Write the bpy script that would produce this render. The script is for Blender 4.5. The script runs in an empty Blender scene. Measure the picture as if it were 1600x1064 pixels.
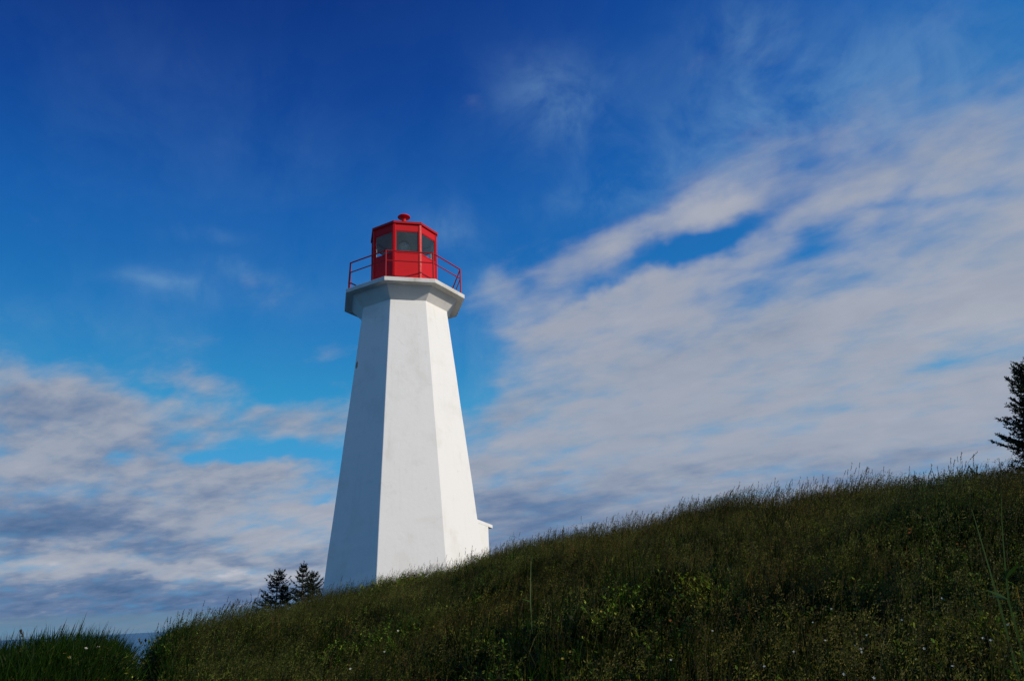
import bpy, bmesh, math, random
import numpy as np
from mathutils import Vector, Matrix

# ------------------------------------------------------------------ camera
S = bpy.context.scene
C = S.collection
R = math.radians
F_PX, PITCH, ROLL = 1164.73, R(20.0517), R(2.9817)      # focal length in pixels of a 1600 px wide frame
fwd = Vector((0, math.cos(PITCH), math.sin(PITCH)))
up0 = Vector((0, -math.sin(PITCH), math.cos(PITCH)))
rt0 = Vector((1, 0, 0))
rt = rt0 * math.cos(ROLL) - up0 * math.sin(ROLL)
upv = up0 * math.cos(ROLL) + rt0 * math.sin(ROLL)
cd = bpy.data.cameras.new('camera')
cd.sensor_fit = 'HORIZONTAL'; cd.sensor_width = 23.7
cd.lens = F_PX / 1600 * 23.7
cd.clip_start = 0.05; cd.clip_end = 200000
cam = bpy.data.objects.new('camera', cd); C.objects.link(cam)
M3 = Matrix((rt, upv, -fwd)).transposed()
cam.matrix_world = M3.to_4x4()                          # the eye is the world origin
S.camera = cam

def ray(px, py):
    return (fwd * F_PX + rt * (px - 800) + upv * (532 - py)).normalized()

# ------------------------------------------------------------------ sun and sky
SUN_AZ, SUN_EL = 117.6, 25.5                            # clockwise from +Y, as the sky texture counts it
sl = bpy.data.lights.new('sun', 'SUN'); sl.energy = 3.2; sl.angle = R(0.5); sl.color = (1.0, .885, .745)
sun = bpy.data.objects.new('sun', sl); C.objects.link(sun)
sd = Vector((math.sin(R(SUN_AZ)) * math.cos(R(SUN_EL)), math.cos(R(SUN_AZ)) * math.cos(R(SUN_EL)), math.sin(R(SUN_EL))))
sun.rotation_euler = sd.to_track_quat('Z', 'Y').to_euler()
sun.location = sd * 80
S.view_settings.view_transform = 'Standard'
S.view_settings.look = 'None'
S.view_settings.exposure = 0.0
S.view_settings.gamma = 1.0

class G:
    """small helper that writes node trees as expressions"""
    def __init__(s, nt): s.nt = nt; s.N = nt.nodes; s.L = nt.links
    def put(s, sock, v):
        if v is None: return
        if hasattr(v, 'is_output'): s.L.new(v, sock)
        else: sock.default_value = v
    def m(s, op, a, b=None, c=None, clamp=False):
        n = s.N.new('ShaderNodeMath'); n.operation = op; n.use_clamp = clamp
        for i, v in enumerate((a, b, c)): s.put(n.inputs[i], v)
        return n.outputs[0]
    def v(s, op, a, b=None, out=0):
        n = s.N.new('ShaderNodeVectorMath'); n.operation = op
        s.put(n.inputs[0], a); s.put(n.inputs[1], b)
        return n.outputs['Value'] if out else n.outputs[0]
    def scale(s, a, k):
        n = s.N.new('ShaderNodeVectorMath'); n.operation = 'SCALE'
        s.put(n.inputs[0], a); s.put(n.inputs['Scale'], k); return n.outputs[0]
    def dot(s, a, b): return s.v('DOT_PRODUCT', a, b, 1)
    def xyz(s, x, y, z):
        n = s.N.new('ShaderNodeCombineXYZ')
        for i, q in enumerate((x, y, z)): s.put(n.inputs[i], q)
        return n.outputs[0]
    def sep(s, a):
        n = s.N.new('ShaderNodeSeparateXYZ'); s.put(n.inputs[0], a); return n.outputs
    def noise(s, vec, sc, det=4, rough=.55, dist=0, col=False):
        n = s.N.new('ShaderNodeTexNoise'); s.put(n.inputs['Vector'], vec)
        n.inputs['Scale'].default_value = sc; n.inputs['Detail'].default_value = det
        n.inputs['Roughness'].default_value = rough; n.inputs['Distortion'].default_value = dist
        return n.outputs['Color' if col else 'Fac']
    def ss(s, x, a, b, to=(0, 1)):
        n = s.N.new('ShaderNodeMapRange'); n.interpolation_type = 'SMOOTHSTEP'
        s.put(n.inputs[0], x); s.put(n.inputs[1], a); s.put(n.inputs[2], b); s.put(n.inputs[3], to[0]); s.put(n.inputs[4], to[1])
        return n.outputs[0]
    def lin(s, x, a, b, c, d):
        n = s.N.new('ShaderNodeMapRange')
        for i, q in enumerate((x, a, b, c, d)): s.put(n.inputs[i], q)
        return n.outputs[0]
    def mix(s, f, a, b, mode='MIX'):
        n = s.N.new('ShaderNodeMix'); n.data_type = 'RGBA'; n.blend_type = mode
        s.put(n.inputs[0], f)
        for k, q in ((6, a), (7, b)):
            if isinstance(q, (tuple, list)): q = (*q[:3], 1)
            s.put(n.inputs[k], q)
        return n.outputs[2]
    def ramp(s, x, stops, ip='LINEAR'):
        n = s.N.new('ShaderNodeValToRGB'); s.put(n.inputs[0], x); cr = n.color_ramp; cr.interpolation = ip
        while len(cr.elements) < len(stops): cr.elements.new(.5)
        for e, (p, c) in zip(cr.elements, stops): e.position = p; e.color = (*c, 1)
        return n.outputs[0]
    def bump(s, h, strength=.3, dist=.02):
        n = s.N.new('ShaderNodeBump'); s.put(n.inputs['Height'], h)
        n.inputs['Strength'].default_value = strength; n.inputs['Distance'].default_value = dist
        return n.outputs[0]

def build_world():
    w = bpy.data.worlds.new('World'); S.world = w; w.use_nodes = True
    nt = w.node_tree; g = G(nt); bg = nt.nodes['Background']; bg.inputs['Strength'].default_value = 0.1
    try: w.cycles.sampling_method = 'MANUAL'; w.cycles.sample_map_resolution = 512
    except Exception: pass
    d = nt.nodes.new('ShaderNodeTexCoord').outputs['Generated']
    x, y, z = g.sep(d)
    zc = g.m('MAXIMUM', z, 0.0)
    sky = nt.nodes.new('ShaderNodeTexSky'); sky.sky_type = 'NISHITA'; sky.sun_disc = False
    sky.sun_elevation = R(SUN_EL); sky.sun_rotation = R(SUN_AZ)
    # deep polarised blue: the clear sky's own brightness drives its colour
    sg = nt.nodes.new('ShaderNodeSeparateColor'); nt.links.new(sky.outputs[0], sg.inputs[0])
    t = g.m('MULTIPLY', sg.outputs[1], g.lin(x, -.60, .15, .068, .098))
    clear = g.ramp(t, SKY_STOPS)
    # a high cloud layer: flat sheet seen in perspective
    den = g.m('ADD', zc, 0.17)
    px, py = g.m('DIVIDE', x, den), g.m('DIVIDE', y, den)
    a = R(-55)                                           # bands run along this bearing
    u = g.m('ADD', g.m('MULTIPLY', px, math.sin(a)), g.m('MULTIPLY', py, math.cos(a)))
    v = g.m('SUBTRACT', g.m('MULTIPLY', px, math.cos(a)), g.m('MULTIPLY', py, math.sin(a)))
    iso = g.xyz(px, py, 0.3)
    band = g.xyz(g.m('MULTIPLY', u, 0.42), v, 1.7)
    wv = g.scale(g.v('SUBTRACT', g.noise(iso, 2.2, 4, .55, col=True), (.5, .5, .5)), 0.17)
    wv2 = g.scale(g.v('SUBTRACT', g.noise(d, 9, 4, .6, col=True), (.5, .5, .5)), 0.055)
    dw = g.v('ADD', d, g.v('ADD', g.v('MULTIPLY', wv, (.55, .3, .3)), wv2))
    def blobs(L, vec):
        tot = None
        for (bx, by, sx, sy, ang, amp) in L:
            c = ray(bx, by)
            e1 = (rt * math.cos(R(ang)) + upv * math.sin(R(ang))); e1 = (e1 - c * e1.dot(c)).normalized()
            e2 = c.cross(e1)
            k = F_PX / c.dot(fwd)                        # pixels per radian there
            q1 = g.dot(vec, tuple(e1 * (k / sx))); q2 = g.dot(vec, tuple(e2 * (k / sy)))
            r2 = g.m('ADD', g.m('MULTIPLY', q1, q1), g.m('MULTIPLY', q2, q2))
            ga = g.m('MULTIPLY', g.m('POWER', 2.718, g.m('MULTIPLY', r2, -1.0)), amp)
            front = g.m('GREATER_THAN', g.dot(vec, tuple(c)), 0.2)
            ga = g.m('MULTIPLY', ga, front)
            tot = ga if tot is None else g.m('ADD', tot, ga)
        return tot
    dens = blobs(CLOUDS, dw)
    sm = nt.nodes.new('ShaderNodeMath'); sm.operation = 'SMOOTH_MIN'; nt.links.new(dens, sm.inputs[0]); sm.inputs[1].default_value = .76; sm.inputs[2].default_value = .35
    dens = sm.outputs[0]
    n1 = g.noise(band, 2.3, 5, .50, .2)
    n2 = g.noise(iso, 3.6, 5, .5, .2)
    n3 = g.noise(g.xyz(g.m('MULTIPLY', u, .8), g.m('MULTIPLY', v, 1.35), 4.0), 5.2, 4, .5, .3)
    tex = g.m('ADD', g.m('MULTIPLY', g.m('SUBTRACT', n1, .5), .75), g.m('MULTIPLY', g.m('SUBTRACT', n2, .5), .65))
    tex = g.m('ADD', tex, g.m('MULTIPLY', g.m('SUBTRACT', n3, .5), .75))
    n4 = g.noise(g.xyz(g.m('MULTIPLY', u, .75), g.m('MULTIPLY', v, 1.1), 9.0), 10.5, 4, .55, .2)
    tex = g.m('ADD', tex, g.m('MULTIPLY', g.m('SUBTRACT', n4, .5), g.lin(x, -.45, .0, .78, .62)))
    # the rest of the sky, outside the photograph, has the same broken cloud
    out = g.m('MULTIPLY', g.m('SUBTRACT', 1.0, g.ss(y, .25, .65)), .16)
    dd = g.m('ADD', g.m('ADD', dens, out), tex)
    alpha = g.ss(dd, -.05, .85)
    # thin fibrous cirrus
    fib = g.noise(g.xyz(g.m('ADD', g.m('MULTIPLY', px, 3.6), g.m('MULTIPLY', py, 1.8)), g.m('MULTIPLY', g.m('SUBTRACT', py, g.m('MULTIPLY', px, .6)), 1.2), .7), 2.0, 7, .62, .5)
    fib2 = g.noise(iso, 1.7, 3, .5)
    cir = g.m('MULTIPLY', g.ss(fib, .25, .85), g.ss(fib2, .25, .75))
    cirb = g.m('ADD', blobs(CIRRUS, dw), .04)
    cir = g.m('MULTIPLY', cir, cirb, clamp=True)
    # light and dark within the cloud
    sh = g.m('ADD', g.m('MULTIPLY', g.m('SUBTRACT', g.noise(g.v('ADD', band, (.07, .05, 0)), 4.0, 5, .5, .2), .5), 1.1),
             g.m('MULTIPLY', g.m('SUBTRACT', g.noise(g.v('ADD', iso, (3.1, 0.2, 0)), 7.0, 5, .55, .2), .5), .8))
    tone = g.m('ADD', g.m('ADD', g.m('ADD', blobs(TONES, dw), g.m('MULTIPLY', g.m('SUBTRACT', n4, .5), g.lin(x, -.45, .1, .42, .15))), g.m('MULTIPLY', sh, g.lin(x, -.30, .05, .40, .34))), .55)
    ccol = g.ramp(tone, CLOUD_STOPS)
    thin = g.ss(dd, .15, .6)
    col = g.mix(g.m('MULTIPLY', cir, .75), clear, (.15, .30, .58))
    puff = g.m('MULTIPLY', blobs(PUFFS, dw), g.ss(g.noise(d, 11, 5, .6, .4), .28, .78), clamp=True)
    col = g.mix(puff, col, (.18, .35, .56))
    col = g.mix(g.m('MULTIPLY', alpha, .96), col, ccol)
    # pale strip over the sea, and its haze
    low = g.ss(z, .015, .026)
    col = g.mix(g.m('MULTIPLY', g.m('SUBTRACT', 1.0, low), .85), col, (.135, .23, .335))
    nt.links.new(g.scale(col, 10.0), bg.inputs['Color'])

SKY_STOPS = [(0.0, (.003, .022, .15)), (.100, (.0040, .032, .205)), (.120, (.0050, .056, .29)), (.150, (.0080, .108, .405)),
             (.20, (.016, .180, .49)), (.27, (.034, .30, .585)), (.38, (.075, .35, .66)), (.55, (.15, .38, .60)), (1.0, (.45, .55, .72))]
CLOUD_STOPS = [(0.0, (.050, .11, .24)), (.25, (.135, .20, .34)), (.5, (.325, .362, .445)), (.75, (.415, .435, .50)), (1.0, (.60, .60, .64))]
CLOUDS = [
    (1380, 560, 420, 160, 12, .85), (1000, 650, 280, 130, 8, .70), (1250, 690, 450, 80, 5, .55), (860, 770, 180, 100, 5, .55),
    (1150, 800, 600, 60, 4, .75), (650, 860, 300, 60, 3, .5),
    (1090, 335, 120, 28, 17, .70), (930, 395, 140, 32, 22, .50), (1150, 410, 300, 32, 19, .50), (1440, 265, 160, 70, 15, .50),
    (1600, 400, 150, 110, 20, .55), (850, 500, 130, 55, 15, .40), (765, 450, 50, 24, 20, .42), (1010, 500, 180, 60, 15, .35),
    (1300, 230, 200, 60, 20, .18),
    (1085, 390, 135, 20, 21, -.46), (1310, 372, 55, 26, 20, -.42), (620, 60, 340, 120, 0, -.40), (150, 0, 200, 60, 0, -.3), (1440, 322, 90, 16, 8, -.35), (735, 560, 40, 80, 0, -.35), (930, 455, 60, 12, 22, -.30), (830, 440, 30, 14, 20, -.25), (870, 545, 50, 16, 10, -.25), (1430, 290, 30, 18, 30, -.25), (1190, 470, 60, 14, 18, -.25),
    (770, 610, 60, 18, 5, -.35), (1280, 515, 60, 22, 10, -.22), (1140, 600, 60, 22, 0, -.28), (1010, 655, 50, 18, 0, -.30),
    (120, 730, 230, 120, -4, .85), (400, 850, 260, 110, 0, .85), (60, 615, 130, 50, -14, .55), (470, 655, 80, 34, -3, .48),
    (400, 735, 90, 13, 2, .40), (310, 598, 90, 14, -8, .28), (250, 930, 420, 60, 0, .8), (340, 645, 90, 18, -12, .25),
    (345, 708, 95, 26, -8, -.55), (470, 712, 80, 14, 0, -.42), (190, 717, 35, 14, 0, -.55), (250, 610, 60, 14, -15, -.25), (400, 620, 40, 20, 0, -.3), (500, 785, 25, 10, 0, -.5),
    (300, 250, 600, 260, 0, -.30), (600, 560, 120, 60, 0, -.25), (950, 250, 200, 60, 20, -.12),
    (120, 978, 700, 8, 2.5, -.2),
]
PUFFS = [(860, 170, 80, 65, 0, .50), (690, 358, 60, 45, 0, .38), (255, 448, 75, 18, -6, .55), (385, 432, 45, 16, -15, .5), (330, 370, 60, 16, -10, .22), (760, 450, 50, 28, 20, .5), (800, 540, 90, 110, 15, .45), (770, 690, 70, 90, 0, .35),
         (1350, 130, 330, 110, 12, .42), (1190, 60, 90, 60, -30, .30), (1130, 250, 180, 60, 18, .40), (920, 300, 90, 30, 10, .25), (150, 520, 220, 40, -6, .28), (480, 470, 120, 30, 0, .15), (400, 210, 260, 110, -25, .07), (150, 250, 140, 120, -35, .05), (1560, 230, 140, 80, 10, .5)]
CIRRUS = [(1300, 120, 330, 130, 15, .35), (850, 170, 90, 70, 0, .2), (1180, 260, 140, 60, 20, .3), (1000, 300, 160, 50, 10, .2),
          (380, 230, 280, 130, -20, .12), (300, 460, 260, 50, 0, .3), (700, 370, 90, 60, 0, .3), (1500, 200, 160, 120, 0, .6)]
TONES = [
    (1090, 330, 150, 30, 19, .16), (1140, 400, 260, 25, 19, .06), (1350, 740, 500, 45, 6, -.16), (820, 800, 200, 60, 0, -.14),
    (850, 840, 260, 40, 0, -.12), (1500, 480, 250, 150, 10, .08),
    (250, 945, 500, 40, 0, -.50), (150, 830, 260, 28, -3, -.22), (60, 800, 160, 25, 0, -.12), (380, 870, 260, 16, 0, -.14),
    (100, 872, 130, 14, -10, .26), (400, 893, 160, 9, 0, .34), (440, 820, 150, 40, 0, .20), (440, 850, 60, 14, 0, .12), (200, 770, 180, 30, 5, .03), (220, 720, 360, 150, 0, -.15), (250, 945, 420, 25, 0, .12),
]
build_world()

# ------------------------------------------------------------------ helpers
def tag(o, label=None, cat=None, group=None, kind=None):
    if label: o['label'] = label
    if cat: o['category'] = cat
    if group: o['group'] = group
    if kind: o['kind'] = kind
    return o

def empty(name, loc=(0, 0, 0)):
    o = bpy.data.objects.new(name, None); C.objects.link(o); o.location = loc
    o.empty_display_size = .3
    return o

def obj(name, bm, mat, parent=None, smooth=False):
    me = bpy.data.meshes.new(name)
    bmesh.ops.recalc_face_normals(bm, faces=bm.faces)
    bm.to_mesh(me); bm.free()
    for m in (mat if isinstance(mat, (list, tuple)) else [mat]): me.materials.append(m)
    if smooth:
        for p in me.polygons: p.use_smooth = True
    o = bpy.data.objects.new(name, me); C.objects.link(o)
    if parent: o.parent = parent
    return o

def np_mesh(name, V, faces, mat, cols=None, mi=None):
    """mesh from numpy: V (n,3), faces a list of (k, idx array) groups"""
    me = bpy.data.meshes.new(name)
    V = np.asarray(V, np.float32)
    loops = np.concatenate([f.reshape(-1) for f in faces]).astype(np.int32)
    sizes = np.concatenate([np.full(len(f), f.shape[1], np.int32) for f in faces])
    starts = np.concatenate([[0], np.cumsum(sizes)[:-1]]).astype(np.int32)
    me.vertices.add(len(V)); me.vertices.foreach_set('co', V.ravel())
    me.loops.add(len(loops)); me.loops.foreach_set('vertex_index', loops)
    me.polygons.add(len(sizes)); me.polygons.foreach_set('loop_start', starts)
    if mi is not None: me.polygons.foreach_set('material_index', np.asarray(mi, np.int32))
    me.update(calc_edges=True)
    if cols is not None:
        at = me.attributes.new('hue', 'FLOAT_VECTOR', 'POINT')
        at.data.foreach_set('vector', np.asarray(cols, np.float32).ravel())
    for m in (mat if isinstance(mat, (list, tuple)) else [mat]): me.materials.append(m)
    me.validate()
    return me

def material(name):
    m = bpy.data.materials.new(name); m.use_nodes = True
    nt = m.node_tree; b = nt.nodes['Principled BSDF']
    return m, G(nt), b

def pos(g):
    return g.N.new('ShaderNodeTexCoord').outputs['Object']

# ------------------------------------------------------------------ materials
def mat_white(name, base, dirt=.0, bumpd=.01):
    m, g, b = material(name); p = pos(g)
    x, y, z = g.sep(p)
    big = g.noise(p, .9, 5, .6, .4); fine = g.noise(p, 7, 6, .65)
    streak = g.noise(g.xyz(g.m('MULTIPLY', x, 6.0), g.m('MULTIPLY', y, 6.0), g.m('MULTIPLY', z, .45)), 1.0, 5, .6)
    f = g.m('ADD', g.m('MULTIPLY', g.ss(big, .50, .70), .55), g.m('MULTIPLY', g.ss(streak, .52, .8), .45 + dirt))
    f = g.m('ADD', f, g.m('MULTIPLY', g.ss(fine, .55, .8), .25), clamp=True)
    col = g.mix(f, base, tuple(c * k for c, k in zip(base, (.86 - dirt * .4, .845 - dirt * .42, .80 - dirt * .46))))
    # a few hairline blemishes where the render has been patched
    pn = g.noise(g.v('ADD', p, (7.3, 1.1, 2.2)), 2.3, 5, .7, .9)
    col = g.mix(g.m('MULTIPLY', g.ss(pn, .64, .71), .42), col, tuple(c * .80 for c in base))
    sp = g.noise(p, 3.1, 8, .75, .2)
    col = g.mix(g.m('MULTIPLY', g.ss(sp, .705, .73), .5), col, (.33, .31, .27))
    g.put(b.inputs['Base Color'], col); b.inputs['Roughness'].default_value = .62
    h = g.m('ADD', g.m('MULTIPLY', g.noise(p, 55, 4, .6), .6), g.m('MULTIPLY', g.noise(p, 9, 5, .6), 1.0))
    h = g.m('ADD', h, g.m('MULTIPLY', g.noise(p, 1.6, 3, .5), 1.6))
    g.put(b.inputs['Normal'], g.bump(h, .38, bumpd))
    return m

def mat_paint(name, base, rough=.35, wear=.25):
    m, g, b = material(name); p = pos(g)
    n = g.noise(p, 4.5, 6, .6, .3); n2 = g.noise(p, 25, 5, .65)
    col = g.mix(g.m('MULTIPLY', g.ss(n, .45, .75), wear), base, tuple(min(1, c * .72 + .012) for c in base))
    col = g.mix(g.m('MULTIPLY', g.ss(n2, .62, .8), wear), col, tuple(c * .6 + .01 for c in base))
    g.put(b.inputs['Base Color'], col)
    g.put(b.inputs['Roughness'], g.lin(n2, .3, .7, rough - .06, rough + .14))
    g.put(b.inputs['Normal'], g.bump(g.m('ADD', n, g.m('MULTIPLY', n2, .25)), .25, .006))
    b.inputs['Specular IOR Level'].default_value = .22
    return m

def mat_plain(name, col, rough=.6, metal=0.0):
    m, g, b = material(name); n = g.noise(pos(g), 12, 4, .6)
    g.put(b.inputs['Base Color'], g.mix(g.ss(n, .35, .7), col, tuple(c * .75 for c in col)))
    b.inputs['Roughness'].default_value = rough; b.inputs['Metallic'].default_value = metal
    return m

def mat_glass():
    m, g, b = material('window glass'); g.N.remove(b)
    o = [n for n in g.N if n.type == 'OUTPUT_MATERIAL'][0]
    lw = g.N.new('ShaderNodeLayerWeight'); lw.inputs[0].default_value = .5; fr = g.m('ADD', g.m('MULTIPLY', g.m('POWER', lw.outputs['Facing'], 5.0), .9), .025)
    tr = g.N.new('ShaderNodeBsdfTransparent'); tr.inputs[0].default_value = (.93, .96, .96, 1)
    gl = g.N.new('ShaderNodeBsdfGlossy'); gl.inputs['Roughness'].default_value = .03
    df = g.N.new('ShaderNodeBsdfDiffuse'); df.inputs[0].default_value = (.30, .33, .33, 1)
    mx0 = g.N.new('ShaderNodeMixShader'); g.put(mx0.inputs[0], g.m('MULTIPLY', g.noise(pos(g), 3, 5, .6), .09))
    g.L.new(tr.outputs[0], mx0.inputs[1]); g.L.new(df.outputs[0], mx0.inputs[2])
    mx = g.N.new('ShaderNodeMixShader'); g.L.new(fr, mx.inputs[0])
    g.L.new(mx0.outputs[0], mx.inputs[1]); g.L.new(gl.outputs[0], mx.inputs[2]); g.L.new(mx.outputs[0], o.inputs[0])
    return m

def mat_foliage(name, tint=True, trans=.35, rough=.5, spec=.25, gain=1.0):
    """colour from each blade's own 'hue' and each plant's 'tint'; thin leaves let some light through"""
    m, g, b = material(name)
    a = g.N.new('ShaderNodeAttribute'); a.attribute_name = 'hue'
    col = a.outputs['Vector']
    if tint:
        t = g.N.new('ShaderNodeAttribute'); t.attribute_type = 'INSTANCER'; t.attribute_name = 'tint'
        col = g.v('MULTIPLY', col, t.outputs['Vector'])
    if gain != 1: col = g.scale(col, gain)
    g.put(b.inputs['Base Color'], col); b.inputs['Roughness'].default_value = rough
    b.inputs['Specular IOR Level'].default_value = spec
    o = [n for n in g.N if n.type == 'OUTPUT_MATERIAL'][0]
    tl = g.N.new('ShaderNodeBsdfTranslucent'); g.put(tl.inputs[0], g.v('MULTIPLY', col, (1.15, 1.25, .6)))
    mx = g.N.new('ShaderNodeMixShader'); mx.inputs[0].default_value = trans
    g.L.new(b.outputs[0], mx.inputs[1]); g.L.new(tl.outputs[0], mx.inputs[2]); g.L.new(mx.outputs[0], o.inputs[0])
    return m

WHITE = mat_white('white masonry paint', (.80, .79, .765))
DECK = mat_white('weathered white concrete', (.68, .665, .63), dirt=.35)
RED = mat_paint('red enamel paint', (.56, .0070, .010), .46)
REDR = mat_paint('red railing paint', (.36, .008, .014), .45)
REDD = mat_paint('red roof paint', (.42, .010, .014), .42)
INNER = mat_plain('white interior paint', (.62, .64, .62))
CEIL = mat_plain('grey interior boards', (.42, .46, .46))
GLASS = mat_glass()
METAL = mat_plain('dark lamp metal', (.05, .055, .055), .4, .6)
DOORG = mat_plain('grey door paint', (.30, .31, .31), .5)
BARK = mat_plain('spruce bark', (.09, .065, .045), .9)

# ------------------------------------------------------------------ the hillside
AZ = [-180, -120, -70, -45, -33.5, -31.6, -29.6, -27.4, -26.5, -25.4, -24.0, -22.1, -18.9, -14.7, -12.0, -10.7, -5.6, -2.5, 4.1, 8.8, 13.5, 18.1, 22.4, 26.5, 30.4, 33.9, 45, 70, 120, 180]
EL = [-8, -5, -2.0, -.6, .02, .20, .30, .24, 0, -.35, 0.0, .55, 1.20, 1.78, 2.10, 2.55, 3.50, 4.40, 5.5, 5.75, 6.03, 6.4, 6.75, 6.9, 6.95, 6.6, 6.2, 5, -2, -8]
RR = [9, 9, 8, 7.6, 7.6, 7.6, 7.9, 8.6, 9.5, 10.5, 12.0, 14.0, 17.0, 20.0, 21.0, 21.0, 20.5, 20.5, 19.0, 18.0, 17.0, 16.0, 15.5, 15.0, 14.5, 14.0, 14.0, 14.0, 12, 9]
BACK = [0, 0, 0, 0, .2, .2, .2, .3, .6, 1.0, 3, 8, 24, 30, 34, 34, 36, 36, 36, 36, 36, 36, 36, 36, 36, 36, 36, 30, 10, 0]   # depth of the level ground behind the brow
EYE_H, HG = 1.55, .50
_rng = np.random.default_rng(5)
_W = [(np.array((math.cos(f), math.sin(f))) * k, p, a) for k, a, f, p in zip((.45, .8, 1.5, 1.7, 2.6, 3.2, 4.3, 5.4), (.11, .085, .065, .06, .045, .04, .028, .022), _rng.uniform(0, 6.28, 8), _rng.uniform(0, 6.28, 8))]
def ripple(x, y):
    s = 0
    for k, p, a in _W: s = s + a * np.sin(k[0] * x + k[1] * y + p)
    return s

def softstep(t, k=11.0):
    return 1 - np.log1p(np.exp(np.clip(k * (1 - t), -40, 40))) / k

def _prof(r, Rr, zr, back):
    z = -EYE_H + (zr + EYE_H) * softstep(r / Rr)
    q = np.maximum(r - Rr - back - .6, 0)
    return z - .42 * q * q / (q + 5.0)

_azs = np.array(AZ, float)
_zr = np.array([Rv * math.tan(R(e)) - HG for Rv, e in zip(RR, EL)])
for _ in range(6):                                       # settle the brow so its grass stands at the wanted height
    for i, (Rv, e, bk) in enumerate(zip(RR, EL, BACK)):
        r = np.linspace(2.5, 45, 400)
        top = np.degrees(np.arctan((_prof(r, Rv, _zr[i], bk) + HG) / r)).max()
        _zr[i] += Rv * (math.tan(R(e)) - math.tan(R(top)))

def H(x, y):
    x = np.asarray(x, float); y = np.asarray(y, float)
    az = np.degrees(np.arctan2(x, y)); r = np.hypot(x, y)
    Rr = np.interp(az, _azs, RR); zr = np.interp(az, _azs, _zr); bk = np.interp(az, _azs, BACK)
    z = _prof(r, Rr, zr, bk)
    fade = np.clip(r / 4, 0, 1)
    z = z + ripple(x, y) * fade * (1 - .35 * np.clip((r - 12) / 10, 0, 1))
    return z - .38 * trench(x, y)

def trench(x, y):
    """a narrow trodden gully coming down between the clump and the hill"""
    az = np.degrees(np.arctan2(x, y)); r = np.hypot(x, y)
    c = -25.55 + .25 * np.sin(r * .9)
    return np.exp(-((az - c) * np.pi / 180 * r / .22) ** 2) * np.clip((r - 3.5) / 2, 0, 1) * np.clip((14 - r) / 3, 0, 1)

def hit(px, py, h=0.0, r0=1.5):
    d = ray(px, py)
    for r in np.arange(r0, 60, .05):
        t = r / math.hypot(d.x, d.y)
        if d.z * t < float(H(d.x * t, d.y * t)) + h: return Vector((d.x * t, d.y * t, d.z * t))
    return None

def at_dist(px, py, dist):
    d = ray(px, py); return d * (dist / math.hypot(d.x, d.y))

def build_ground():
    a = np.concatenate([np.arange(-180, -42, 4.0), np.arange(-42, 42, .35), np.arange(42, 180, 4.0)])
    r = np.concatenate([np.geomspace(.4, 3, 12)[:-1], np.arange(3, 32, .14), np.geomspace(32, 420, 30)])
    A, Q = np.meshgrid(np.radians(a), r, indexing='ij')
    X, Y = Q * np.sin(A), Q * np.cos(A)
    V = np.stack([X, Y, H(X, Y)], -1).reshape(-1, 3)
    V = np.concatenate([V, [[0, 0, float(H(0.0, 0.01))]]])
    na, nr = len(a), len(r)
    i = np.arange(na)[:, None]; j = np.arange(nr - 1)[None]
    i2 = (i + 1) % na
    q = np.stack([i * nr + j, i * nr + j + 1, i2 * nr + j + 1, i2 * nr + j], -1).reshape(-1, 4)
    c = len(V) - 1; ii = np.arange(na)
    t = np.stack([np.full(na, c), ii * nr, ((ii + 1) % na) * nr], -1)
    m, g, b = material('hillside soil'); p = pos(g)
    n = g.noise(p, 1.2, 6, .6); n2 = g.noise(p, 14, 5, .65)
    col = g.mix(g.ss(n, .4, .65), (.030, .034, .014), (.045, .036, .020))
    col = g.mix(g.m('MULTIPLY', g.ss(n2, .5, .75), .6), col, (.020, .018, .010))
    g.put(b.inputs['Base Color'], col); b.inputs['Roughness'].default_value = .95
    b.inputs['Specular IOR Level'].default_value = .1
    g.put(b.inputs['Normal'], g.bump(n2, .8, .03))
    me = np_mesh('hillside', V, [q, t], m)
    for pl in me.polygons: pl.use_smooth = True
    o = bpy.data.objects.new('hillside', me); C.objects.link(o); tag(o, kind='structure')

def build_sea():
    bm = bmesh.new(); rings = [0, 300, 1500, 8000, 30000, 90000]
    bmesh.ops.create_circle(bm, cap_ends=True, radius=90000, segments=96, matrix=Matrix.Translation((0, 0, -38)))
    m, g, b = material('sea water'); p = pos(g)
    n = g.noise(g.v('MULTIPLY', p, (1, .25, 1)), .0015, 6, .6)
    g.put(b.inputs['Base Color'], g.mix(n, (.02, .10, .19), (.035, .14, .25)))
    b.inputs['Roughness'].default_value = .38; b.inputs['IOR'].default_value = 1.33
    g.put(b.inputs['Normal'], g.bump(g.noise(p, .05, 5, .6), .6, 3.0))
    tag(obj('sea', bm, m), kind='structure')

build_ground(); build_sea()

# ------------------------------------------------------------------ the lighthouse
CX, CY = -4.0124, 25.956
A0 = -98.0                                               # bearing of the near left corner; eight corners 45 degrees apart
def corner(k, r, z): 
    a = R(A0 + 45 * k); return Vector((r * math.cos(a), r * math.sin(a), z))

def octa(bm, rings, cap0=True, cap1=True):
    rows = [[bm.verts.new(corner(k, r, z)) for k in range(8)] for r, z in rings]
    for a, b in zip(rows, rows[1:]):
        for k in range(8): bm.faces.new((a[k], a[(k + 1) % 8], b[(k + 1) % 8], b[k]))
    if cap0: bm.faces.new(rows[0][::-1])
    if cap1: bm.faces.new(rows[-1])
    return rows

def bevel_all(bm, w, seg=2, ang=20):
    bmesh.ops.recalc_face_normals(bm, faces=bm.faces)
    es = [e for e in bm.edges if len(e.link_faces) == 2 and e.calc_face_angle(0) > R(ang)]
    bmesh.ops.bevel(bm, geom=es, offset=w, segments=seg, affect='EDGES', profile=.5, clamp_overlap=True)

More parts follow.
